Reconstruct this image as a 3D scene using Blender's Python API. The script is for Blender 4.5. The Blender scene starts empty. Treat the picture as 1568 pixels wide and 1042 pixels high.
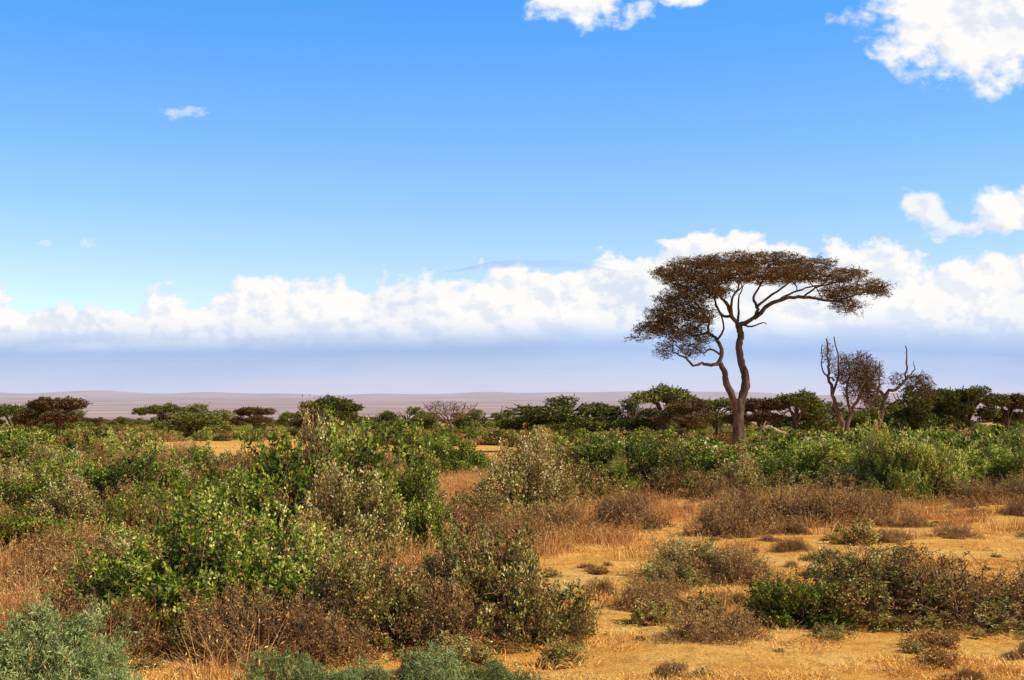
import bpy, math, random
import numpy as np
from mathutils import noise as mnoise, Vector

rng = np.random.default_rng(7)
scene = bpy.context.scene
SUN_EL, SUN_AZ = math.radians(40), math.radians(106)

# ------------------------------------------------------------ node helpers
def lk(nt, a, b): nt.links.new(a, b)
def nmath(nt, op, a, b=None, c=None, clamp=False):
    n = nt.nodes.new('ShaderNodeMath'); n.operation = op; n.use_clamp = clamp
    for i, v in enumerate((a, b, c)):
        if v is None: continue
        if isinstance(v, (int, float)): n.inputs[i].default_value = v
        else: lk(nt, v, n.inputs[i])
    return n.outputs[0]
def smooth(nt, v, lo, hi, o0=0.0, o1=1.0):
    n = nt.nodes.new('ShaderNodeMapRange'); n.interpolation_type = 'SMOOTHSTEP'
    lk(nt, v, n.inputs[0])
    n.inputs[1].default_value = lo; n.inputs[2].default_value = hi
    n.inputs[3].default_value = o0; n.inputs[4].default_value = o1
    return n.outputs[0]
def mixc(nt, f, a, b, bt='MIX'):
    n = nt.nodes.new('ShaderNodeMix'); n.data_type = 'RGBA'; n.blend_type = bt
    for s, v in ((n.inputs[0], f), (n.inputs[6], a), (n.inputs[7], b)):
        if isinstance(v, (int, float)): s.default_value = v
        elif isinstance(v, tuple): s.default_value = (*v, 1)
        else: lk(nt, v, s)
    return n.outputs[2]
def noisen(nt, vec, scale, detail=4, rough=.5, dist=0.0):
    n = nt.nodes.new('ShaderNodeTexNoise')
    n.inputs['Scale'].default_value = scale; n.inputs['Detail'].default_value = detail
    n.inputs['Roughness'].default_value = rough; n.inputs['Distortion'].default_value = dist
    if vec is not None: lk(nt, vec, n.inputs['Vector'])
    return n.outputs[0]
def comb(nt, x, y, z=0.0):
    n = nt.nodes.new('ShaderNodeCombineXYZ')
    for i, v in enumerate((x, y, z)):
        if isinstance(v, (int, float)): n.inputs[i].default_value = v
        else: lk(nt, v, n.inputs[i])
    return n.outputs[0]
def ramp(nt, f, stops):
    n = nt.nodes.new('ShaderNodeValToRGB'); e = n.color_ramp.elements
    while len(e) < len(stops): e.new(0.5)
    for i, (p, c) in enumerate(stops):
        e[i].position = p; e[i].color = (*c, 1)
    lk(nt, f, n.inputs[0]); return n.outputs[0]
def newmat(name):
    m = bpy.data.materials.new(name); m.use_nodes = True
    nt = m.node_tree; nt.nodes.clear()
    return m, nt, nt.nodes.new('ShaderNodeOutputMaterial')
def leafmat(name, stops, trans=.3, rough=.5, spec=.4):
    m, nt, out = newmat(name)
    at = nt.nodes.new('ShaderNodeAttribute'); at.attribute_name = 'rnd'
    oi = nt.nodes.new('ShaderNodeObjectInfo')
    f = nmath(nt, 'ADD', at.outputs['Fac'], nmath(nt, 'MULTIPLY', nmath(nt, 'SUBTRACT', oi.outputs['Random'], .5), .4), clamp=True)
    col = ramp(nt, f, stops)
    if spec > 0:
        p = nt.nodes.new('ShaderNodeBsdfPrincipled'); lk(nt, col, p.inputs['Base Color'])
        p.inputs['Roughness'].default_value = rough; p.inputs['Specular IOR Level'].default_value = spec
    else:
        p = nt.nodes.new('ShaderNodeBsdfDiffuse'); lk(nt, col, p.inputs[0])
    if trans > 0:
        t = nt.nodes.new('ShaderNodeBsdfTranslucent'); lk(nt, col, t.inputs[0])
        mx = nt.nodes.new('ShaderNodeMixShader'); mx.inputs[0].default_value = trans
        lk(nt, p.outputs[0], mx.inputs[1]); lk(nt, t.outputs[0], mx.inputs[2]); lk(nt, mx.outputs[0], out.inputs[0])
    else: lk(nt, p.outputs[0], out.inputs[0])
    return m
def barkmat(name, c1, c2, scale=6):
    m, nt, out = newmat(name)
    tc = nt.nodes.new('ShaderNodeTexCoord')
    mp = nt.nodes.new('ShaderNodeMapping'); mp.inputs['Scale'].default_value = (1, 1, .25)
    lk(nt, tc.outputs['Object'], mp.inputs[0])
    n = noisen(nt, mp.outputs[0], scale, 6, .65)
    col = ramp(nt, n, [(.35, c1), (.65, c2)])
    p = nt.nodes.new('ShaderNodeBsdfPrincipled'); lk(nt, col, p.inputs['Base Color']); p.inputs['Roughness'].default_value = .9
    p.inputs['Specular IOR Level'].default_value = .15
    b = nt.nodes.new('ShaderNodeBump'); b.inputs['Strength'].default_value = .7; b.inputs['Distance'].default_value = .06
    lk(nt, n, b.inputs['Height']); lk(nt, b.outputs[0], p.inputs['Normal']); lk(nt, p.outputs[0], out.inputs[0])
    return m

M_GREEN = leafmat('green_leaf', [(0, (.03, .05, .005)), (.33, (.15, .235, .012)), (.65, (.42, .48, .035)), (1, (.97, .88, .26))], .28, .45, .2)
M_OLIVE = leafmat('olive_leaf', [(0, (.05, .045, .01)), (.4, (.27, .25, .035)), (.75, (.62, .53, .13)), (1, (.97, .85, .42))], .2, .45, .2)
M_BROWN = leafmat('dry_leaf', [(0, (.15, .058, .016)), (.5, (.52, .25, .07)), (1, (.90, .56, .20))], 0, .6, 0)
M_GREY = leafmat('grey_green_leaf', [(0, (.09, .12, .03)), (.5, (.28, .36, .09)), (1, (.60, .66, .26))], .15, .5, .15)
M_ACACIA = leafmat('acacia_leaf', [(0, (.05, .03, .012)), (.5, (.17, .10, .036)), (1, (.44, .28, .11))], 0, .6, 0)
M_FARLEAF = leafmat('savanna_tree_leaf', [(0, (.055, .06, .014)), (.5, (.18, .19, .035)), (1, (.46, .42, .11))], 0, .6, 0)
M_STRAW = leafmat('straw', [(0, (.32, .13, .04)), (.5, (.72, .37, .12)), (1, (.97, .66, .28))], 0, .6, 0)
M_LITTER = leafmat('straw_litter', [(0, (.38, .14, .028)), (.4, (.92, .47, .09)), (1, (.98, .72, .26))], 0, .6, 0)
M_TWIG = barkmat('twig_bark', (.15, .08, .035), (.36, .22, .10), 10)
M_BARK = barkmat('acacia_bark', (.045, .027, .017), (.19, .115, .066), 3)
M_DEAD = barkmat('dead_wood', (.08, .045, .028), (.24, .14, .08), 4)
M_LOG = barkmat('log_wood', (.26, .15, .075), (.6, .42, .24), 4)

# ------------------------------------------------------------ mesh builder
def norm(a): return a / (np.linalg.norm(a, axis=-1, keepdims=True) + 1e-9)
class B:
    def __init__(s): s.V=[]; s.F=[]; s.M=[]; s.R=[]; s.S=[]; s.n=0
    def _add(s, V, F, mat, rnd, sm):
        s.V.append(V.reshape(-1,3)); s.F.append(F+s.n); s.n += len(s.V[-1])
        s.M.append(np.full(len(F), mat)); s.R.append(np.broadcast_to(rnd, (len(F),)).astype(float)); s.S.append(np.full(len(F), sm))
    def leaves(s, P, D, L, W, mat, rnd, R=rng):
        n=len(P); D=norm(D); r=norm(R.normal(size=(n,3))); S=norm(np.cross(D,r)); N=np.cross(D,S)
        L=np.broadcast_to(L,(n,))[:,None]; W=np.broadcast_to(W,(n,))[:,None]
        V=np.stack([P, P+D*L*.5+S*W*.5+N*L*.08, P+D*L, P+D*L*.5-S*W*.5+N*L*.08],1)
        s._add(V, np.arange(4*n).reshape(n,4), mat, rnd, False)
    def ribbons(s, P, W, mat, rnd, R=rng):
        n,k,_=P.shape; a=R.uniform(0,6.28,n); S=np.stack([np.cos(a),np.sin(a),0*a],1)[:,None,:]
        w=(W[:,None]*np.linspace(1,.15,k)[None])[:,:,None]
        V=np.stack([P+S*w/2,P-S*w/2],2)
        i=(np.arange(n)[:,None]*k+np.arange(k-1)[None])*2
        F=np.stack([i,i+1,i+3,i+2],-1).reshape(-1,4)
        s._add(V,F,mat,np.repeat(rnd,k-1),False)
    def tubes(s, P, Rd, sides, mat, rnd=.5, ref=(.31,.52,.79)):
        P=np.asarray(P,float); Rd=np.asarray(Rd,float); n,k,_=P.shape
        T=norm(np.gradient(P,axis=1)); A=norm(np.cross(T,np.array(ref))); C=np.cross(T,A)
        ang=np.arange(sides)/sides*2*np.pi
        V=P[:,:,None,:]+Rd[:,:,None,None]*(np.cos(ang)[None,None,:,None]*A[:,:,None,:]+np.sin(ang)[None,None,:,None]*C[:,:,None,:])
        b=(np.arange(n)[:,None,None]*k+np.arange(k-1)[None,:,None])*sides
        j=np.arange(sides)[None,None,:]; j2=(j+1)%sides
        F=np.stack([b+j,b+j2,b+sides+j2,b+sides+j],-1).reshape(-1,4)
        s._add(V,F,mat,rnd,True)
    def mesh(s, name, mats):
        V=np.concatenate(s.V); F=np.concatenate(s.F); me=bpy.data.meshes.new(name)
        me.vertices.add(len(V)); me.vertices.foreach_set('co',V.astype(np.float32).ravel())
        me.loops.add(F.size); me.loops.foreach_set('vertex_index',F.astype(np.int32).ravel())
        me.polygons.add(len(F)); me.polygons.foreach_set('loop_start',np.arange(0,F.size,4,dtype=np.int32))
        me.polygons.foreach_set('material_index',np.concatenate(s.M).astype(np.int32))
        me.polygons.foreach_set('use_smooth',np.concatenate(s.S).astype(bool))
        for m in mats: me.materials.append(m)
        a=me.attributes.new('rnd','FLOAT','FACE'); a.data.foreach_set('value',np.clip(np.concatenate(s.R),0,1).astype(np.float32))
        me.update(calc_edges=True); return me
def put(name, me, loc=(0,0,0), rot=0, scl=(1,1,1)):
    o=bpy.data.objects.new(name, me); scene.collection.objects.link(o)
    o.location=loc; o.rotation_euler=(0,0,rot); o.scale=scl; return o
def lump(R, nf=5, fr=2.5):
    K=R.normal(size=(nf,3))*fr; ph=R.uniform(0,6.28,nf)
    return lambda d: np.cos(d@K.T+ph).mean(-1)

# ------------------------------------------------------------ bushes
def bush(seed, ns, nl, L, W, leaf, tw=1.0, upright=.3, deadfrac=.1, gap=.0, splen=.26, spk=.18):
    """dome about 1 wide (radius) and 1 high; leaf sizes in units of the dome"""
    R=np.random.default_rng(seed); b=B(); f1=lump(R,6,2.2); f2=lump(R,8,6)
    d=norm(R.normal(size=(ns*2,3))); d[:,2]=np.abs(d[:,2])*1.05-.08; d=norm(d)
    dens=f2(d*1.3)+.55*f1(d*2); keep=dens>np.quantile(dens,gap); d=d[keep][:ns]; n=len(d)
    env=.85+.42*f1(d)+.54*f2(d)
    rr=(R.uniform(0,1,n)**.33)
    E=d*(env*rr)[:,None]; E[:,2]=np.maximum(E[:,2],.02)
    spike=R.uniform(0,1,n)**6; E=E+(d*.6+np.array([0,0,.5]))*(spike*spk)[:,None]
    inward=norm(d*(1-upright)+np.array([0,0,upright])+R.normal(size=(n,3))*.28)
    ln=splen*R.uniform(.6,1.4,n)
    S=E-inward*ln[:,None]; S[:,2]=np.maximum(S[:,2],0.)
    mid=(S+E)/2+R.normal(size=(n,3))*.035
    b.tubes(np.stack([S,mid,E],1), np.broadcast_to(np.array([.005,.0035,.0015])*tw,(n,3)),3,1)
    t=R.uniform(.15,1.03,(n,nl)); tt=t[...,None]
    P=(1-tt)**2*S[:,None]+2*tt*(1-tt)*(mid*2-(S+E)/2)[:,None]+tt**2*E[:,None]
    P=P+R.normal(size=P.shape)*.012
    ax=norm(E-S)[:,None]; D=ax*.6+R.normal(size=(n,nl,3))*.75+np.array([0,0,.15])
    clr=R.normal(.42,.17,n)[:,None]+R.normal(0,.2,(n,nl))+.45*(rr[:,None]-.85)+.35*f2(d*2)[:,None]  # inner sprigs get darker leaves: shade inside the bush put into the colour
    dead=(R.uniform(size=n)<deadfrac+.9*deadfrac*(f1(d*1.5)>.15))
    Lf=L*R.uniform(.6,1.3,(n,nl)); P_=P.reshape(-1,3); D_=D.reshape(-1,3); k=np.repeat(dead,nl)
    P_[:,2]=np.maximum(P_[:,2],.01)
    fl=Lf.ravel(); cc=clr.ravel()
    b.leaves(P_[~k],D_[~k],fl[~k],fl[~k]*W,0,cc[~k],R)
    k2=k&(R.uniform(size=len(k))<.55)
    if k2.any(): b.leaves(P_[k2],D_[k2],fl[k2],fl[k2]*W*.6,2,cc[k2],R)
    m=38; dd=norm(R.normal(size=(m,3))); dd[:,2]=np.abs(dd[:,2])+.25; dd=norm(dd); Q=dd*(.75*(.82+.42*f1(dd)))[:,None]
    s0=R.normal(size=(m,3))*.06; s0[:,2]=-.05; mm=(s0+Q)/2+R.normal(size=(m,3))*.07
    b.tubes(np.stack([s0,mm,Q],1), np.broadcast_to(np.array([.018,.012,.005])*tw,(m,3)),5,1)
    return b.mesh('bush_%d'%seed,[leaf,M_TWIG,M_BROWN])
G=[bush(11,2000,28,.033,.62,M_GREEN,deadfrac=.09,gap=.35), bush(12,2000,28,.035,.62,M_GREEN,deadfrac=.14,gap=.4),
   bush(13,1900,26,.038,.6,M_GREEN,deadfrac=.16,gap=.35)]
O=[bush(21,1800,24,.034,.6,M_OLIVE,deadfrac=.28,gap=.3), bush(22,1700,22,.038,.55,M_OLIVE,deadfrac=.4,gap=.35)]
D=[bush(31,2000,12,.04,.35,M_BROWN,tw=1.2,upright=.5,deadfrac=.3,gap=.15,splen=.36), bush(32,1900,12,.045,.3,M_BROWN,tw=1.2,upright=.65,deadfrac=.2,gap=.25,splen=.4)]
GL=[bush(51,2000,26,.038,.58,M_OLIVE,deadfrac=.25,gap=.3,tw=1.2), bush(52,2300,28,.037,.6,M_GREEN,deadfrac=.15,gap=.35)]
S_=[bush(41,2300,26,.05,.22,M_GREY,upright=.7,deadfrac=.03,gap=.15), bush(42,2300,26,.055,.22,M_GREY,upright=.75,deadfrac=.03,gap=.2)]
LO=[bush(81,420,16,.09,.6,M_GREEN,deadfrac=.12,gap=.3),bush(82,420,16,.09,.6,M_GREEN,deadfrac=.2,gap=.3),bush(83,400,16,.09,.6,M_OLIVE,deadfrac=.25,gap=.3),
    bush(84,400,16,.09,.6,M_OLIVE,deadfrac=.4,gap=.3),bush(85,450,10,.09,.4,M_BROWN,tw=2,gap=.2),bush(86,420,16,.10,.6,M_FARLEAF,deadfrac=.15,gap=.2)]
KIND={'green':('green_bush',G),'olive':('olive_bush',O),'dry':('dry_bush',D),'grey':('grey_green_shrub',S_),'leafy':('leafy_bush',GL)}

# kind, variant, X, distance, width, height (metres)
PLANTS=[
('green',0,-3.9,26.0,4.3,2.95),('olive',0,-2.9,24.4,2.3,1.9),('green',1,-2.3,26.5,2.3,2.1),('green',2,-5.3,25,2.4,1.7),('olive',0,-3.5,27.5,2.4,2.75),('green',2,-1.7,25.6,1.7,1.3),('olive',1,-4.6,27.2,2.0,2.5),
('green',1,-10.2,34.7,4.0,2.0),('green',2,-8.4,36,2.6,1.6),
('leafy',1,-3.9,16.6,2.7,1.5),('leafy',1,-2.75,16.9,2.3,1.4),('olive',1,-4.8,16.4,1.8,1.0),('leafy',0,-1.85,16.1,1.9,1.15),('dry',0,-2.8,15.1,1.9,.8),('dry',1,-4.3,15.2,1.6,.7),('olive',1,-1.15,16,1.4,.95),('dry',1,-1.9,15.0,1.4,.6),('olive',0,-3.4,15.4,1.2,.6),
('leafy',0,-.12,16.4,2.0,1.4),('dry',0,-.6,15.8,1.4,.8),('olive',0,.25,15.9,1.1,.75),
('olive',0,4.5,18,2.4,1.0),('dry',1,5.4,18,2.6,.95),('green',1,3.5,17.4,1.6,.75),('dry',0,6.6,17.6,2.0,.85),('olive',1,5.9,17.3,1.6,.6),
('olive',1,2.9,22.5,1.8,.8),('dry',0,3.4,22,1.6,.65),('dry',1,1.8,18.8,1.3,.5),('dry',0,2.3,15.9,1.2,.5),('dry',1,1.3,20.5,.5,.3),('olive',1,2.5,21.4,1.1,.5),
('grey',0,-4.3,12.7,1.9,1.0),('grey',1,-3.6,12.3,1.0,.6),('grey',1,-1.7,12.3,1.1,.55),('grey',0,-.75,12.3,1.3,.62),('grey',1,-.2,12.5,.9,.45),('grey',0,-1.2,12.1,1.0,.5),
('olive',0,.3,37,3.2,2.2),('olive',1,1.9,40,3.0,1.6),('dry',0,4.9,30.8,1.8,1.0),('dry',1,7.6,34.5,3.0,1.0),('dry',0,9.2,36.5,2.2,.85),('dry',1,6.0,35.5,2.0,.9),
('green',1,12.4,44,3.2,2.7),('green',2,10.8,46,4.8,2.3),('green',0,8.9,48,4.6,1.85),('green',1,6.1,48,4.6,2.1),('green',2,3.9,52,4.6,2.25),('green',0,13.8,47,3.8,2.1),('green',1,16.6,49,4.8,2.3),('green',2,18.6,51,4.4,2.4),
('olive',0,7.4,45,2.8,1.5),('olive',1,10.0,43.5,2.8,1.2),('green',2,11.6,42,2.4,1.2),('dry',0,14.2,43,2.6,.9),('dry',1,16.2,43,2.8,1.0),('olive',1,5.0,46,2.6,1.3),('green',0,3.0,45,2.8,1.5),('olive',0,13.2,44.5,2.4,1.6),('green',1,15.4,46,2.6,1.6),
('green',2,-4.4,66,4.6,2.6),('green',0,-2.4,64,3.8,2.1),('green',1,-12.1,47,3.8,2.3),('green',0,-10.0,49,3.8,1.9),('olive',1,-8.6,46,3.2,1.9),('green',2,-18.2,54,4.4,2.1),('olive',0,-16.2,50,3.6,1.7),
('green',1,-9.1,26,1.9,1.1),('green',2,-6.3,22.5,2.0,1.0),('dry',1,-7.6,24,2.0,.8),('dry',0,-6.6,20.2,2.0,.8),('olive',0,-5.5,20.5,1.8,.9),('dry',1,-4.6,20,1.8,.7),
('olive',0,-13.3,38,3.0,1.4),('green',1,-6.8,40,3.6,1.8),('dry',0,-1.2,28.5,2.4,1.0),('dry',1,-.1,26.5,2.0,.8),('dry',0,.8,30,2.0,.85),('olive',1,-.9,33,2.4,1.1),('dry',1,2.6,33,2.4,1.0),('olive',0,-2.9,21.5,1.9,1.0),
('dry',1,7.6,28.5,.9,.35),('dry',0,9.4,30,1.0,.4),('olive',1,5.6,25,.9,.35),('dry',1,-1.5,20,1.3,.6),('olive',0,-.9,21.5,1.3,.6),('dry',0,-.2,23,1.3,.6),('dry',1,-7.2,29,2.2,1.0),('green',0,-8.1,30.5,2.2,1.1),('green',1,-5.6,36,2.8,1.6),('green',0,-4.3,44,3.2,1.9),
]
R=random.Random(3)
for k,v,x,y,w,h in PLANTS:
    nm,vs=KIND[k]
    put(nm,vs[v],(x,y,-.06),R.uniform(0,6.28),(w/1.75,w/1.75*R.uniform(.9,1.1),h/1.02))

# ------------------------------------------------------------ scatter by geometry nodes
def scatter(name, meshes, P, rot, scl, idx, real=False):
    coll=bpy.data.collections.new(name+'_parts')
    for i,m in enumerate(meshes):
        coll.objects.link(bpy.data.objects.new('%s_part_%02d'%(name,i),m))
    me=bpy.data.meshes.new(name); me.vertices.add(len(P)); me.vertices.foreach_set('co',np.asarray(P,np.float32).ravel())
    a=me.attributes.new('rotv','FLOAT_VECTOR','POINT'); a.data.foreach_set('vector',np.asarray(rot,np.float32).ravel())
    a=me.attributes.new('sclv','FLOAT_VECTOR','POINT'); a.data.foreach_set('vector',np.asarray(scl,np.float32).ravel())
    a=me.attributes.new('pick','INT','POINT'); a.data.foreach_set('value',np.asarray(idx,np.int32))
    ng=bpy.data.node_groups.new(name,'GeometryNodeTree')
    ng.interface.new_socket('Geometry',in_out='INPUT',socket_type='NodeSocketGeometry')
    ng.interface.new_socket('Geometry',in_out='OUTPUT',socket_type='NodeSocketGeometry')
    gi=ng.nodes.new('NodeGroupInput'); go=ng.nodes.new('NodeGroupOutput')
    ci=ng.nodes.new('GeometryNodeCollectionInfo'); ci.inputs['Collection'].default_value=coll
    ci.inputs['Separate Children'].default_value=True; ci.inputs['Reset Children'].default_value=True
    ip=ng.nodes.new('GeometryNodeInstanceOnPoints'); ip.inputs['Pick Instance'].default_value=True
    def na(n,t):
        q=ng.nodes.new('GeometryNodeInputNamedAttribute'); q.data_type=t; q.inputs['Name'].default_value=n; return q.outputs[0]
    lk(ng,gi.outputs[0],ip.inputs['Points']); lk(ng,ci.outputs[0],ip.inputs['Instance'])
    lk(ng,na('pick','INT'),ip.inputs['Instance Index']); lk(ng,na('rotv','FLOAT_VECTOR'),ip.inputs['Rotation']); lk(ng,na('sclv','FLOAT_VECTOR'),ip.inputs['Scale'])
    res=ip.outputs[0]
    if real:
        rl=ng.nodes.new('GeometryNodeRealizeInstances'); lk(ng,res,rl.inputs[0]); res=rl.outputs[0]
    lk(ng,res,go.inputs[0])
    o=put(name,me); m=o.modifiers.new('scatter','NODES'); m.node_group=ng; return o
def nz(x,y,s,o=0): return mnoise.noise(Vector((x*s+o,y*s-o,o*.37)))

def tuft(seed,n,spread,Lr,lean,wid,mat):
    R=np.random.default_rng(seed); b=B()
    a=R.uniform(0,6.28,n); r=spread*np.sqrt(R.uniform(0,1,n)); base=np.stack([r*np.cos(a),r*np.sin(a),0*a-.02],1)
    a2=a+R.normal(0,.9,n); l=R.uniform(*Lr,n); q=np.abs(R.normal(lean,.3,n))
    o=np.stack([np.cos(a2),np.sin(a2),0*a],1)
    up=np.array([0,0,1.])
    P=np.stack([base, base+(up*np.cos(q*.6)[:,None]+o*np.sin(q*.6)[:,None])*l[:,None]*.5,
       base+(up*np.cos(q)[:,None]+o*np.sin(q)[:,None])*l[:,None]],1)
    P[:,:,2]=np.maximum(P[:,:,2],-.02)
    b.ribbons(P,R.uniform(.6,1.3,n)*wid,0,R.normal(.5,.22,n),R)
    k=R.uniform(size=n)<.35
    b.leaves(P[k,2],P[k,2]-P[k,1],.07*l[k]/.6,.014,0,R.normal(.6,.2,k.sum()),R)
    return b.mesh('tuft_%d'%seed,[mat])
TALL=[tuft(61,120,.34,(.2,.6),.6,.010,M_STRAW),tuft(62,110,.4,(.2,.5),.75,.010,M_BROWN),tuft(63,120,.36,(.2,.55),.65,.009,M_STRAW)]
LOW=[tuft(71,46,.3,(.08,.22),1.3,.013,M_LITTER),tuft(72,50,.35,(.08,.2),1.45,.013,M_LITTER),tuft(73,34,.16,(.08,.2),.9,.011,M_LITTER),tuft(74,40,.3,(.08,.18),1.35,.012,M_BROWN)]
P=[];RT=[];SC=[];ID=[]
R=random.Random(5)
while len(P)<3900:
    d=13+ (R.random()**1.25)*75; u=R.uniform(-.42,.42); x=u*d
    if R.random()> d/80+.12: continue
    p=.75
    if d<17.5 and u>-.05: p=.0
    elif d<17.5: p=.7
    elif d<28 and u>.03: p=.03
    elif d<37 and u>.12: p=.08
    elif d>55: p=.5
    n=nz(x,d,.26,3)+.6*nz(x,d,.8,9)
    if n<.02: p*=.06
    if R.random()>p: continue
    P.append((x,d,0)); RT.append((0,0,R.uniform(0,6.28))); s=R.uniform(.55,1.3); SC.append((s*1.1,s*1.1,s*R.uniform(.8,1.1))); ID.append(R.choice([0,0,1,2,2]))
scatter('dry_grass',TALL,P,RT,SC,ID,True)
P=[];RT=[];SC=[];ID=[]
while len(P)<14500:
    d=12.5+(R.random()**1.3)*38; u=R.uniform(-.39,.39); x=u*d
    if R.random()> d/60+.2: continue
    n=nz(x,d,.5,31)+.7*nz(x,d,1.6,5)
    if n<.0 and R.random()<.93: continue
    P.append((x,d,0)); RT.append((R.uniform(-.12,.12),R.uniform(-.12,.12),R.uniform(0,6.28))); s=R.uniform(.35,1.0); SC.append((s,s,s*R.uniform(.6,1.2))); ID.append(R.choice([0,0,0,1,1,1,2,2,3,3]))
scatter('straw_litter',LOW,P,RT,SC,ID,True)
P=[];RT=[];SC=[];ID=[]
while len(P)<460:
    d=13.5+R.random()**.9*36; u=R.uniform(-.36,.4); x=u*d
    s=R.uniform(.05,.15)*R.choice([1,1,1,1.9])*(1+.6*(d>28)); P.append((x,d,-.01)); RT.append((0,0,R.uniform(0,6.28))); SC.append((s*1.6,s*1.5,s*R.uniform(.8,1.2))); ID.append(R.choice([0,1,2,2,3]))
scatter('small_dry_shrubs',[LO[4],D[0],LO[3],D[1]],P,RT,SC,ID)
P=[];RT=[];SC=[];ID=[]
while len(P)<125:
    d=R.uniform(29,62); u=R.uniform(-.42,.42); x=u*d
    if u>.02 and d<41: continue
    if u>.10 and d<44: continue
    if -.06<u<.06 and d<40 and R.random()<.6: continue
    if nz(x,d,.13,44)<-.08: continue
    h=R.uniform(.6,1.8)*(.8 if d<40 else 1); w=h*R.uniform(1.4,2.3)
    if .13<u<.19: h=min(h,1.2)
    P.append((x,d,-.05)); RT.append((0,0,R.uniform(0,6.28))); SC.append((w/1.75,w/1.75,h)); ID.append(R.choice([0,0,1,1,2,2,3,4,5,5,6]))
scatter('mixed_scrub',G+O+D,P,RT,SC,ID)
P=[];RT=[];SC=[];ID=[]
while len(P)<1750:
    d=60+(R.random()**1.7)*560; u=R.uniform(-.46,.46); x=u*d
    n=nz(x*1.0,d*.45,.045,17)
    if n<(-.12 if u<.02 else -.22): continue
    h=R.uniform(.8,2.0); w=h*R.uniform(1.4,2.6)
    if d>110: h=min(h,1.5)
    if d<112 and .13<u<.185: h=min(h,1.1)
    P.append((x,d,-.05)); RT.append((0,0,R.uniform(0,6.28))); SC.append((w/1.75,w/1.75,h)); ID.append(R.choice([0,1,2,2,3,3,4,4,5,5]) if d>110 else R.choice([0,1,2,0,1,3,4,5]))
scatter('savanna_scrub',LO,P,RT,SC,ID)

# ------------------------------------------------------------ trees
class Tree:
    def __init__(s,seed): s.b=B(); s.N=[]; s.R=np.random.default_rng(seed)
    def limb(s,pts,r0,r1,sides=9,sub=4,wob=.0):
        P=np.array(pts,float); k=len(P)
        Q=[]
        for i in range(k-1):
            p0=P[max(i-1,0)];p1=P[i];p2=P[i+1];p3=P[min(i+2,k-1)]
            for t in np.linspace(0,1,sub,endpoint=False):
                Q.append(.5*((2*p1)+(p2-p0)*t+(2*p0-5*p1+4*p2-p3)*t*t+(-p0+3*p1-3*p2+p3)*t**3))
        Q.append(P[-1]); Q=np.array(Q); Q[1:-1]+=s.R.normal(size=(len(Q)-2,3))*wob
        rad=r0+(r1-r0)*np.linspace(0,1,len(Q))**.8
        rad*=1+s.R.normal(size=len(Q))*.05
        s.b.tubes(Q[None],rad[None],sides,0,ref=(.05,1,.08)); s.N+= [q for q in Q[len(Q)//4:]]
        return Q
    def grow(s,T,r0,r1,sag=0.1,sides=5,wob=.1):
        T=np.array(T); base=np.array(s.N); order=np.argsort([np.min(np.linalg.norm(base-t,axis=1)) for t in T])
        for i in order:
            t=T[i]; N=np.array(s.N); w=np.linalg.norm((N-t)*np.array([1,1,1.0]),axis=1)+.9*np.maximum(N[:,2]-t[2],0)
            q=N[np.argmin(w)]; L=np.linalg.norm(t-q)
            m1=q+(t-q)*.33+np.array([0,0,sag*L])+s.R.normal(size=3)*wob*L*.5; m2=q+(t-q)*.68+np.array([0,0,sag*L*.7])+s.R.normal(size=3)*wob*L*.5
            s.limb([q,m1,m2,t],r0*(min(1,.35+L/5)),r1,sides,3,0.01)
    def sprays(s,C,ln,nl,L,W,flat=.35,outc=(0,0),leafmat=1,up=.15,tw=.012):
        R=s.R; n=len(C); out=C-np.array([outc[0],outc[1],0]); out[:,2]=0; out=norm(out)
        d=norm(out*.5+R.normal(size=(n,3))*np.array([1,1,flat])+np.array([0,0,up])); l=ln*R.uniform(.5,1.3,n)[:,None]
        S=C-d*l*.5; E=C+d*l*.5; mid=C+R.normal(size=(n,3))*.06*ln
        s.b.tubes(np.stack([S,mid,E],1),np.broadcast_to(np.array([1.3,.9,.4])*tw,(n,3)),3,0)
        if nl:
            t=R.uniform(0,1.05,(n,nl,1)); P=S[:,None]+(E-S)[:,None]*t+R.normal(size=(n,nl,3))*.05*ln
            Dv=d[:,None]*.5+R.normal(size=(n,nl,3))*np.array([1,1,.6]); c=R.normal(.45,.15,(n,1))+R.normal(0,.17,(n,nl))
            lf=(L*R.uniform(.6,1.4,(n,nl))).ravel()
            s.b.leaves(P.reshape(-1,3),Dv.reshape(-1,3),lf,lf*W,leafmat,c.ravel(),R)
def inpads(R,pads,n,k=1.0):
    w=np.array([p[2]*p[3]*p[5] for p in pads],float)**.8; w/=w.sum(); out=[]
    for i in R.choice(len(pads),n,p=w):
        a,b_,ha,hb,y,hy=pads[i]
        v=norm(R.normal(size=3))*R.uniform()**.4*k
        out.append((a+v[0]*ha, y+v[1]*hy, b_+v[2]*hb))
    return np.array(out)

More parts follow.
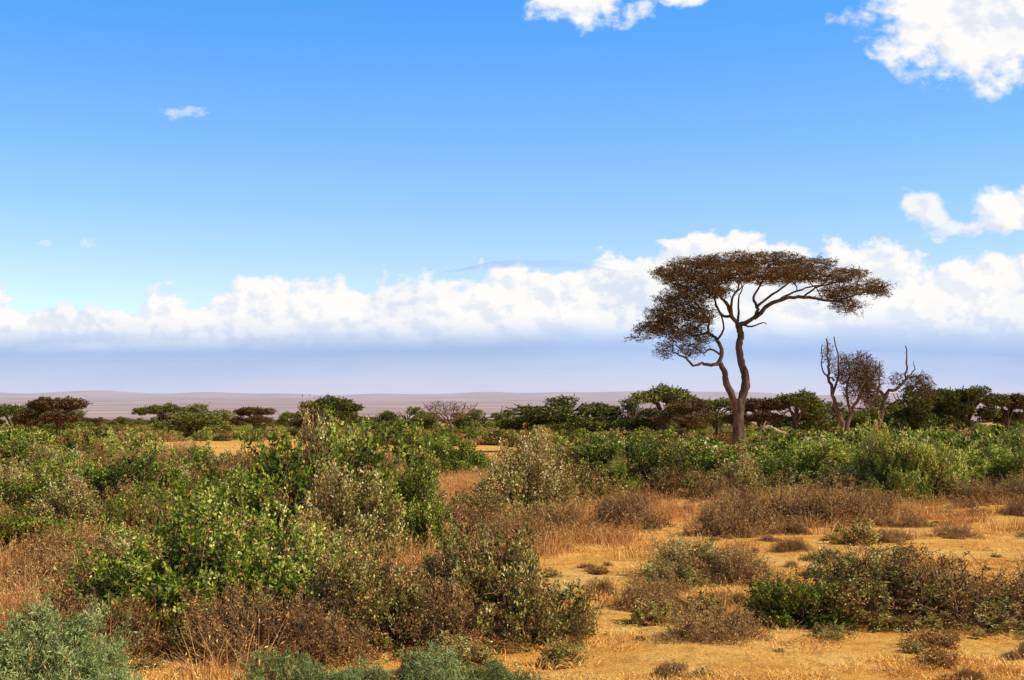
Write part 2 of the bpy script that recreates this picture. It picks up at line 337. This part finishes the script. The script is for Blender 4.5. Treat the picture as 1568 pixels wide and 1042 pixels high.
# --- the umbrella acacia.  sketch units of 5.1 cm: (across, up, depth-in-metres)
U=.0511
def sk(l): return [(a*U,(q[0] if q else 0),b_*U) for a,b_,*q in l]
t=Tree(101)
t.limb(sk([(0,-6),(-1,22),(1,50),(1,82)]),.48,.36,14,5,.02)
t.limb(sk([(4,0),(7,12),(3,44)]),.54,.30,12,4,.02)
t.limb(sk([(2,66),(7,86),(12,112),(6,135),(1,160),(4,180),(0,196)]),.36,.24,12,5,.02)
t.limb(sk([(-1,58),(-10,88,-.2),(-20,110,-.3),(-22,124,-.4),(-31,141,-.5)]),.32,.20,10,5,.02)
t.limb(sk([(10,92),(17,102),(15,112)]),.16,.06,7,3)
t.limb(sk([(-30,139,-.5),(-42,133,-.8),(-58,136,-1),(-72,133,-1.3),(-84,144,-1.6),(-104,152,-2)]),.16,.06,8,4,.03)
t.limb(sk([(-30,139,-.5),(-26,158,-.3),(-35,176,0),(-45,186,.4),(-44,204,.6),(-58,226,1)]),.18,.07,8,4,.03)
t.limb(sk([(-33,172,0),(-24,186,-.4),(-26,205,-.8),(-40,225,-1.5)]),.10,.05,7,4,.03)
t.limb(sk([(-28,150,-.4),(-44,158,-.8),(-58,152,-1.2),(-70,160,-1.5)]),.10,.04,7,4,.03)
t.limb(sk([(-45,186,.4),(-62,180,1.2),(-80,190,2),(-100,200,2.4)]),.10,.04,7,4,.03)
t.limb(sk([(0,194),(-10,208,-.3),(-18,224,-.8),(-34,240,-1.6),(-60,258,-2.4),(-90,272,-3)]),.20,.06,9,4,.03)
t.limb(sk([(-10,208,-.3),(-22,212,.8),(-30,236,2),(-20,262,4)]),.13,.06,8,4,.03)
t.limb(sk([(0,194),(14,200),(27,210,.1),(30,224,.3),(26,238,.5),(40,262,1),(50,276,1.6)]),.21,.06,9,4,.03)
t.limb(sk([(24,206),(46,226,-.3),(70,235,-.5),(98,238,-.6),(128,233,-.8),(152,232,-.6),(178,242,-.4),(200,250,0)]),.19,.05,9,4,.03)
t.limb(sk([(60,232,-.4),(80,244,.4),(108,254,1.2),(140,262,2)]),.11,.05,7,4,.03)
t.limb(sk([(98,238,-.6),(118,252,-1.8),(150,258,-3)]),.09,.05,7,4,.03)
t.limb(sk([(30,224,.3),(48,240,-1.2),(70,258,-3),(80,270,-4.4)]),.12,.05,7,4,.03)
t.limb(sk([(6,196),(20,193,-.4),(34,198,-.9),(40,196,-1.1)]),.09,.03,6,3,.01)
t.limb(sk([(0,196),(4,214,1),(10,240,3),(24,266,5)]),.12,.05,8,4,.03)
t.limb(sk([(-12,212,-.4),(-14,232,-1.6),(-10,250,-3.6),(-14,272,-5)]),.12,.05,8,4,.03)
top=[(-104,275,32,10,0,3),(-68,289,42,9,0,4.5),(-10,293,54,8,0,6),(45,293,52,8,0,6),(98,285,48,9,0,5.5),(150,270,46,10,0,4.5),(195,253,34,12,0,3),(218,243,15,7,0,1.5),
     (-20,274,58,12,0,6),(65,271,62,10,0,6),(-78,264,40,14,0,4)]
low=[(168,226,24,14,0,2),(150,246,30,10,0,3),(-88,236,42,17,0,3),(-106,212,38,15,0,2.8),(-130,192,32,13,0,2),(-150,177,22,6,0,1),(-95,184,34,15,0,2.5),(-112,160,15,16,0,1.2),(-60,210,26,22,0,2.4),(-72,160,20,12,0,1.6),(-45,250,40,14,0,3),(-55,178,16,14,0,1.5)]
sc=lambda ps:[(a*U,b_*U,ha*U,hb*U,y,hy) for a,b_,ha,hb,y,hy in ps]
t.grow(inpads(t.R,sc(top+low),160,.85),.09,.03,.06,5,.16)
tw=inpads(t.R,sc(top),1100); tw2=inpads(t.R,sc(low),760)
al=np.concatenate([tw,tw2]); t.grow(al[::4],.035,.012,.03,4,.15)
t.sprays(np.concatenate([tw,inpads(t.R,sc(top),1500)]),1.05,21,.145,.32,.13,up=.08)
t.sprays(np.concatenate([tw2,inpads(t.R,sc(low),1000)]),1.15,19,.145,.32,.5,up=-.05)
put('acacia_tree',t.b.mesh('acacia_tree',[M_BARK,M_ACACIA]),(346*U,110,0))

# --- fallen log beside the trunk
t=Tree(102)
t.limb([(.2,0,.6),(.6,-.2,1.5),(1.0,-.3,1.85),(1.7,-.4,1.6),(2.4,-.5,1.4),(3.1,-.6,1.3)],.34,.12,10,4,.02)
t.limb([(1.2,-.3,1.7),(1.7,-.2,1.2),(2.2,-.1,.5),(2.6,0,0)],.24,.12,9,4,.02)
t.limb([(.8,-.3,1.6),(.7,-.3,2.0),(.9,-.3,2.4)],.10,.04,7,3,.01)
t.limb([(.3,0,.9),(0,0,.4),(-.2,0,-.1)],.3,.3,9,3,.01)
put('fallen_log',t.b.mesh('fallen_log',[M_LOG]),(18.2,106,.1),0,(1,1,1))

# --- dead trees on the right
def dead(seed,limbs,pads,n1,n2,loc,ln=.9):
    t=Tree(seed)
    for l,r0,r1 in limbs: t.limb(sk(l),r0,r1,8,4,.05)
    t.grow(inpads(t.R,sc(pads),n1),.07,.02,.02,5,.35)
    C=inpads(t.R,sc(pads),n2); t.grow(C[::5],.03,.01,.0,4,.3)
    t.sprays(C,ln,7,.13,.35,.9,up=.3,tw=.014,leafmat=1)
    return put('dead_tree',t.b.mesh('dead_tree',[M_DEAD,M_ACACIA]),loc)
dead(201,[([(0,0),(-6,45),(-18,82),(-24,110),(-27,140),(-30,175)],.24,.05),([(-20,90),(-12,120),(-18,178)],.13,.04),([(-2,30),(8,60),(20,85),(32,105),(30,130)],.18,.06),
          ([(8,60),(2,90),(6,125),(0,150)],.13,.04),([(-18,110),(-34,128,.3),(-36,166)],.09,.03),([(20,85),(40,80),(50,100),(52,140)],.11,.04)],
     [(12,115,26,36,0,1.6),(30,125,24,32,0,1.5),(-8,130,14,26,0,1),(42,112,18,32,0,1),(-26,150,8,24,0,.6)],90,1000,(26.1,110,0))
dead(202,[([(0,0),(2,40),(8,62),(16,90),(32,100),(44,115),(46,140),(44,165)],.26,.04),([(16,85),(-6,100),(-20,95),(-30,112)],.14,.04),([(36,103),(52,118),(70,112),(82,120)],.11,.03),
          ([(44,115),(58,128),(56,142)],.08,.02),([(8,62),(-8,70),(-14,85),(-10,105)],.14,.04)],
     [(64,108,22,16,0,1.2),(-15,95,18,24,0,1.2),(78,98,12,18,0,.8),(30,112,12,12,0,.8)],60,460,(28.8,111,0),.8)

# --- distant umbrella acacias
def umbrella(seed,H,Rw,thick,nleaf=1500,mat=None,rounder=0.0):
    t=Tree(seed); R=t.R; fh=H*R.uniform(.25,.38)
    t.limb([(0,0,-.2),(R.normal()*.15,0,fh*.5),(R.normal()*.3,0,fh)],.30,.22,8,4,.02)
    for i in range(7):
        a=i/7*6.28+R.uniform(-.3,.3); r=Rw*R.uniform(.45,.8)
        t.limb([(0,0,fh*R.uniform(.75,1)),(math.cos(a)*r*.35,math.sin(a)*r*.35,fh+(H-fh)*.45),(math.cos(a)*r*.7,math.sin(a)*r*.7,H-thick),(math.cos(a)*r,math.sin(a)*r,H-thick*.6)],.16,.05,6,3,.03)
    pads=[]
    for i in range(15):
        a=R.uniform(0,6.28); q=math.sqrt(R.uniform())*Rw*.8; z=H-thick*.5-(q/Rw)**2*H*(.16+.3*rounder)-R.uniform(0,.25)*thick-(R.uniform()<.25+rounder)*thick*.9
        pads.append((math.cos(a)*q,z,Rw*R.uniform(.22,.38),thick*R.uniform(.3,.5),math.sin(a)*q,Rw*R.uniform(.22,.38)))
    t.grow(inpads(R,pads,30,.8),.06,.03,.03,4,.2)
    t.sprays(inpads(R,pads,nleaf//2),.8,10,.26,.5,.3,tw=.018); t.sprays(inpads(R,pads,nleaf//2),.6,10,.22,.5,.4,tw=.015)
    return t.b.mesh('umbrella_%d'%seed,[M_BARK,mat or M_FARLEAF])
UM=[umbrella(301,6,5.5,1.8,1900),umbrella(302,6,5.0,1.7,1900),umbrella(303,6,6,2.3,2600,rounder=.4),umbrella(304,6,4.5,1.8,1900,M_ACACIA),umbrella(305,6,5.2,2.5,2300,rounder=.6)]
FAR=[ # X, distance, variant, width, height
(-58,180,3,12,5.9),(-66,186,0,9,5.0),(-44,192,2,11,5.2),(-25.5,196,1,11,6.0),(-29,205,3,8,4.4),(-20,270,2,11,5.6),(6.2,198,2,16,6.4),(11.5,205,4,10,5.8),(20.5,190,1,11,7.4),(16.8,196,2,10,6.0),(23.2,186,3,10,5.7),
(28.5,198,0,10,6.1),(33.5,190,3,11,5.9),(38,188,1,11,6.6),(49,240,4,12,6.6),(43,192,2,10,5.5),(53.5,188,4,10.5,8.2),(57.5,192,2,10,6.7),(61.5,190,0,10,7.6),(69,196,3,12,6.7),(88,240,3,13,7.2),(60,236,2,12,7.4),(-48,262,3,11,5.4),(-84,262,2,12,5.8),(-68,275,1,12,6.0),(0,265,4,10,5.0),(32.5,262,2,11,6.0),(-6,280,2,10,5.2),(-27,285,4,10,5.2),(70,236,1,11,7.2)]
R=random.Random(8)
for x,d,v,w,h in FAR:
    s=w/10.5; put('umbrella_thorn_tree',UM[v],(x,d,0),R.uniform(0,6.28),(s,s,h/6))
t=Tree(203)
t.limb([(0,0,0),(.2,0,1.6),(0,0,2.6)],.22,.14,7,3,.03)
for a in (-2.4,-1.5,-.6,.5,1.5,2.6): t.limb([(0,0,2.2),(a*.5,a*.3,3.0),(a,a*.4,3.6),(a*1.4,-a*.2,4.8)],.13,.04,6,3,.08)
pd=[(0,4.0,3.4,1.2,0,2)]
t.grow(inpads(t.R,pd,60),.06,.02,.02,4,.3); t.sprays(inpads(t.R,pd,260),.9,3,.12,.3,.9,tw=.02)
put('dead_tree',t.b.mesh('dead_tree_far',[M_DEAD,M_BROWN]),(-8,180,0))
P=[];RT=[];SC=[];ID=[]
while len(P)<560:
    d=280+R.random()**1.3*1600; x=R.uniform(-.46,.46)*d
    if nz(x,d*.5,.008,4)<-.05 and R.random()<.8: continue
    h=R.uniform(2.4,5.0); w=R.uniform(5,11)
    P.append((x,d,0)); RT.append((0,0,R.uniform(0,6.28))); SC.append((w/10.5,w/10.5,h/6)); ID.append(R.choice([0,1,2,2,3,4,4]))
scatter('distant_trees',UM,P,RT,SC,ID)

# ------------------------------------------------------------ ground
def gridmesh(name,xs,ys,fz,mat):
    V=np.array([(x,y,0) for y in ys for x in xs],float)
    V[:,2]=[fz(v[0],v[1]) for v in V]; nx=len(xs); b=B()
    i=(np.arange(len(ys)-1)[:,None]*nx+np.arange(nx-1)[None]); F=np.stack([i,i+1,i+nx+1,i+nx],-1).reshape(-1,4)
    b._add(V,F,0,.5,True); return b.mesh(name,[mat])
m,nt,out=newmat('savanna_soil')
geo=nt.nodes.new('ShaderNodeNewGeometry'); pos=geo.outputs['Position']
sx=nt.nodes.new('ShaderNodeSeparateXYZ'); lk(nt,pos,sx.inputs[0])
n1=noisen(nt,pos,.35,5,.6); n2=noisen(nt,pos,3.5,6,.7,.5); n3=noisen(nt,pos,28,4,.7,1.0)
c=ramp(nt,n1,[(.35,(.80,.34,.055)),(.5,(.96,.49,.10)),(.66,(.98,.62,.19))])
c=mixc(nt,smooth(nt,n2,.40,.54),mixc(nt,.5,c,(.50,.20,.05)),c)
c=mixc(nt,nmath(nt,'MULTIPLY',smooth(nt,n3,.5,.7),.5),c,(.98,.70,.28))
c=mixc(nt,nmath(nt,'MULTIPLY',smooth(nt,n3,.48,.3),.7),c,(.36,.14,.03))
n4=noisen(nt,pos,.02,4,.6)
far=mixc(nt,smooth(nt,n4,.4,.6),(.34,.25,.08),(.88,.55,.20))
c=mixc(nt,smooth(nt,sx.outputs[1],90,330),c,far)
c=mixc(nt,smooth(nt,sx.outputs[1],700,3000),c,(.37,.28,.24))  # far plain: aerial haze painted into the ground colour
p=nt.nodes.new('ShaderNodeBsdfDiffuse'); lk(nt,c,p.inputs[0])
bp=nt.nodes.new('ShaderNodeBump'); bp.inputs['Strength'].default_value=.9; bp.inputs['Distance'].default_value=.08
lk(nt,nmath(nt,'ADD',n2,nmath(nt,'MULTIPLY',n3,.5)),bp.inputs['Height']); lk(nt,bp.outputs[0],p.inputs['Normal']); lk(nt,p.outputs[0],out.inputs[0])
xs=np.sort(np.concatenate([np.linspace(-40,40,161),np.array([-9000,-5000,-2500,-1200,-600,-300,-150,-80,-60,60,80,150,300,600,1200,2500,5000,9000])]))
ys=np.concatenate([np.array([-400,-100,-30,-10,0]),np.linspace(5,70,131),np.array([80,95,110,130,160,200,260,350,500,800,1300,2200,3500,5000,7000])])
def gz(x,y):
    if abs(x)>45 or y>75 or y<4: return 0
    return .09*nz(x,y,.3)+.05*nz(x,y,1.1,7)
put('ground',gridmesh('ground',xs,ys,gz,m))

# distant foothills (rising plain, distance haze painted into its colour)
m,nt,out=newmat('haze_painted_foothills')
geo=nt.nodes.new('ShaderNodeNewGeometry')
mp=nt.nodes.new('ShaderNodeMapping'); mp.inputs['Scale'].default_value=(.0008,.0014,.03); lk(nt,geo.outputs['Position'],mp.inputs[0])
n1=noisen(nt,mp.outputs[0],1.0,8,.7)
sx=nt.nodes.new('ShaderNodeSeparateXYZ'); lk(nt,geo.outputs['Position'],sx.inputs[0])
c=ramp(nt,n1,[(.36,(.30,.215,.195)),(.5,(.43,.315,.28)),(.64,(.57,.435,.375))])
c=mixc(nt,smooth(nt,sx.outputs[1],3500,17000,0,.78),c,(.50,.44,.48))  # haze tint grows with distance, mixed into the diffuse colour
p=nt.nodes.new('ShaderNodeBsdfDiffuse'); lk(nt,c,p.inputs[0]); lk(nt,p.outputs[0],out.inputs[0])
us=np.linspace(-.7,.7,261); ys=np.linspace(2600,16000,80)
V=np.array([(u*y,y,0) for y in ys for u in us],float)
def hz(x,y):
    k=(y-2600)/13400
    return y*(-.0006+.0205*k**.75)+ y*.0028*k*nz(x,y,.0003,2)+y*.0020*k*nz(x,y,.0014,6)
V[:,2]=[hz(v[0],v[1]) for v in V]
b=B(); nx=len(us); i=(np.arange(len(ys)-1)[:,None]*nx+np.arange(nx-1)[None]); b._add(V,np.stack([i,i+1,i+nx+1,i+nx],-1).reshape(-1,4),0,.5,True)
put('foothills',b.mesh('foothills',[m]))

# mountain, aerial haze painted into its colour; middle heights fade out for cloud
m,nt,out=newmat('haze_painted_mountain')
geo=nt.nodes.new('ShaderNodeNewGeometry'); sx=nt.nodes.new('ShaderNodeSeparateXYZ'); lk(nt,geo.outputs['Position'],sx.inputs[0])
mp=nt.nodes.new('ShaderNodeMapping'); mp.inputs['Scale'].default_value=(.00012,.00012,.0006); lk(nt,geo.outputs['Position'],mp.inputs[0])
n1=noisen(nt,mp.outputs[0],1.0,5,.55)
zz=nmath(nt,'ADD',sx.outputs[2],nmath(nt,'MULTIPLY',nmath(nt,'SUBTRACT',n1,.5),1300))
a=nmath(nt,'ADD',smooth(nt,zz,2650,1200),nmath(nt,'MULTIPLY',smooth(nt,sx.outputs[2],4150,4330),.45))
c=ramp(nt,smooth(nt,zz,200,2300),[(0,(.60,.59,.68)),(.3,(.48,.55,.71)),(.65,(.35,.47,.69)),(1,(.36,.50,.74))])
dn=nt.nodes.new('ShaderNodeBsdfDiffuse'); lk(nt,c,dn.inputs[0]); tr=nt.nodes.new('ShaderNodeBsdfTransparent'); mx=nt.nodes.new('ShaderNodeMixShader')
lk(nt,a,mx.inputs[0]); lk(nt,tr.outputs[0],mx.inputs[1]); lk(nt,dn.outputs[0],mx.inputs[2]); lk(nt,mx.outputs[0],out.inputs[0])
xs=np.linspace(-42000,42000,181); ys=np.linspace(22000,40000,30)
def mz(x,y):
    k=(y-22000)/18000; xx=abs(x-700)
    h=3250+1330*math.exp(-(max(xx-700,0)/5200)**1.25)+90*nz(x,y,.0009)
    return 120+(h-120)*k**1.15
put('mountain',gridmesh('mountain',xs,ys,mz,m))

# ------------------------------------------------------------ world
w=bpy.data.worlds.new('World'); scene.world=w; w.use_nodes=True; nt=w.node_tree; nt.nodes.clear()
try: w.cycles.sampling_method='NONE'
except Exception as e: print(e)
out=nt.nodes.new('ShaderNodeOutputWorld'); tc=nt.nodes.new('ShaderNodeTexCoord'); sp=nt.nodes.new('ShaderNodeSeparateXYZ')
lk(nt,tc.outputs['Generated'],sp.inputs[0])
X,Y,Z=sp.outputs
yy=nmath(nt,'MAXIMUM',nmath(nt,'ABSOLUTE',Y),.05)
u=nmath(nt,'DIVIDE',X,yy); v=nmath(nt,'DIVIDE',Z,yy)
vm=nt.nodes.new('ShaderNodeVectorMath'); vm.operation='NORMALIZE'
lk(nt,comb(nt,X,Y,nmath(nt,'ADD',nmath(nt,'MULTIPLY',Z,1.6),.03)),vm.inputs[0])
sky=nt.nodes.new('ShaderNodeTexSky'); sky.sky_type='NISHITA'; sky.sun_disc=False; sky.sun_elevation=SUN_EL; sky.sun_rotation=SUN_AZ
sky.altitude=1100; sky.air_density=1.0; sky.dust_density=.6; sky.ozone_density=2.5
lk(nt,vm.outputs[0],sky.inputs[0])
gain=ramp(nt,nmath(nt,'MULTIPLY',Z,2.0,clamp=True),[(0,(.76,.68,.60)),(.2,(.74,.65,.62)),(.31,(.58,.66,.68)),(.57,(.26,.62,.87)),(.75,(.14,.25,.36)),(1,(.10,.17,.26))])
tint=mixc(nt,1.0,sky.outputs[0],gain,'MULTIPLY')
tint=mixc(nt,1.0,tint,(2.5,2.5,2.5),'MULTIPLY')
bg=nt.nodes.new('ShaderNodeBackground'); lk(nt,tint,bg.inputs[0]); bg.inputs[1].default_value=.15
uv=comb(nt,u,nmath(nt,'MULTIPLY',v,1.3),0.0)
N1=noisen(nt,uv,34,7,.58,.1); N2=noisen(nt,uv,13,2,.5)
uvs=comb(nt,nmath(nt,'ADD',u,.006),nmath(nt,'ADD',nmath(nt,'MULTIPLY',v,1.3),.008),0.0)
N1s=noisen(nt,uvs,34,4,.56,.1)
def curve(pts,lo,hi):
    n=nt.nodes.new('ShaderNodeFloatCurve'); mr=nt.nodes.new('ShaderNodeMapRange'); lk(nt,u,mr.inputs[0]); mr.inputs[1].default_value=-.37; mr.inputs[2].default_value=.37
    lk(nt,mr.outputs[0],n.inputs['Value']); c=n.mapping.curves[0]
    pp=[((a+.37)/.74,(b_-lo)/(hi-lo)) for a,b_ in pts]
    while len(c.points)<len(pp): c.points.new(.5,.5)
    for q,(a,b_) in zip(c.points,sorted(pp)): q.location=(a,b_)
    n.mapping.update()
    return nmath(nt,'ADD',nmath(nt,'MULTIPLY',n.outputs[0],hi-lo),lo)
vt=curve([(-.37,.087),(-.27,.083),(-.18,.093),(-.09,.107),(-.016,.109),(.03,.113),(.10,.123),(.137,.134),(.17,.138),(.216,.130),(.255,.125),(.29,.114),(.32,.118),(.37,.128)],.0,.2)
vb=curve([(-.37,.040),(-.25,.050),(-.1,.059),(.03,.062),(.15,.064),(.25,.068),(.37,.073)],.0,.2)
h=nmath(nt,'SUBTRACT',nmath(nt,'ADD',nmath(nt,'ADD',vt,nmath(nt,'MULTIPLY',nmath(nt,'SUBTRACT',N1,.5),.07)),nmath(nt,'MULTIPLY',nmath(nt,'SUBTRACT',N2,.5),.04)),v)
topm=smooth(nt,h,-.001,.009)
hb=nmath(nt,'SUBTRACT',v,nmath(nt,'ADD',vb,nmath(nt,'MULTIPLY',nmath(nt,'SUBTRACT',N2,.5),.05)))
bot=smooth(nt,hb,-.024,.014)
ms=None
for cu,cv,ru,rv,th,amp,op in [(.052,.300,.040,.020,.1,2.4,1),(.125,.302,.018,.010,.0,2.6,1),(.338,.290,.074,.042,.3,2.0,1),(.294,.150,.017,.013,.1,2.6,.95),(.355,.150,.026,.018,.15,2.6,1),(.315,.135,.035,.010,-.3,4,.8),(-.232,.2185,.018,.006,-.1,4,.5),(-.30,.126,.011,.006,-.4,5,.35),(-.335,.126,.014,.004,-.5,5,.25)]:
    dx=nmath(nt,'DIVIDE',nmath(nt,'SUBTRACT',u,cu),ru); dy=nmath(nt,'DIVIDE',nmath(nt,'SUBTRACT',v,cv),rv)
    r=nmath(nt,'SQRT',nmath(nt,'ADD',nmath(nt,'MULTIPLY',dx,dx),nmath(nt,'MULTIPLY',dy,dy)))
    q=nmath(nt,'ADD',nmath(nt,'SUBTRACT',1.0+th,r),nmath(nt,'MULTIPLY',nmath(nt,'SUBTRACT',N1,.5),amp))
    q=nmath(nt,'MULTIPLY',smooth(nt,q,-.05,.5),float(op))
    ms=q if ms is None else nmath(nt,'MAXIMUM',ms,q)
bank=nmath(nt,'MULTIPLY',topm,bot)
mask=nmath(nt,'MAXIMUM',ms,bank)
sh=smooth(nt,nmath(nt,'SUBTRACT',N1,N1s),-.12,.06)
sh=nmath(nt,'ADD',nmath(nt,'MULTIPLY',sh,.75),nmath(nt,'MULTIPLY',smooth(nt,N2,.3,.58),.42),clamp=True)
cc=mixc(nt,sh,(.72,.79,.91),(1.0,.985,.965))
hazec=ramp(nt,smooth(nt,v,.0,.09),[(0,(.60,.63,.73)),(.35,(.50,.60,.78)),(.8,(.48,.63,.86)),(1,(.66,.79,.95))])
bgh=nt.nodes.new('ShaderNodeBackground'); lk(nt,hazec,bgh.inputs[0])
bgc=nt.nodes.new('ShaderNodeBackground'); lk(nt,cc,bgc.inputs[0]); bgc.inputs[1].default_value=1.0
m0=nt.nodes.new('ShaderNodeMixShader'); lk(nt,nmath(nt,'MULTIPLY',topm,.92),m0.inputs[0]); lk(nt,bg.outputs[0],m0.inputs[1]); lk(nt,bgh.outputs[0],m0.inputs[2])
m1=nt.nodes.new('ShaderNodeMixShader'); lk(nt,mask,m1.inputs[0]); lk(nt,m0.outputs[0],m1.inputs[1]); lk(nt,bgc.outputs[0],m1.inputs[2])
lk(nt,m1.outputs[0],out.inputs[0])

# ------------------------------------------------------------ sun + camera
sl=bpy.data.lights.new('sun','SUN'); sl.energy=5.0; sl.angle=math.radians(.5); sl.color=(1,.92,.77)
so=bpy.data.objects.new('sun',sl); scene.collection.objects.link(so)
d=Vector((math.cos(SUN_EL)*math.sin(SUN_AZ),math.cos(SUN_EL)*math.cos(SUN_AZ),math.sin(SUN_EL)))
so.rotation_euler=d.to_track_quat('Z','Y').to_euler(); so.location=(30,-20,40)
cam=bpy.data.cameras.new('camera'); cam.lens=49.45; cam.sensor_width=36; cam.shift_y=.079; cam.clip_end=200000; cam.clip_start=.1
co=bpy.data.objects.new('camera',cam); scene.collection.objects.link(co); co.location=(0,0,2.5); co.rotation_euler=(math.radians(90),0,0)
scene.camera=co
scene.view_settings.view_transform='Standard'; scene.view_settings.look='None'; scene.view_settings.exposure=0
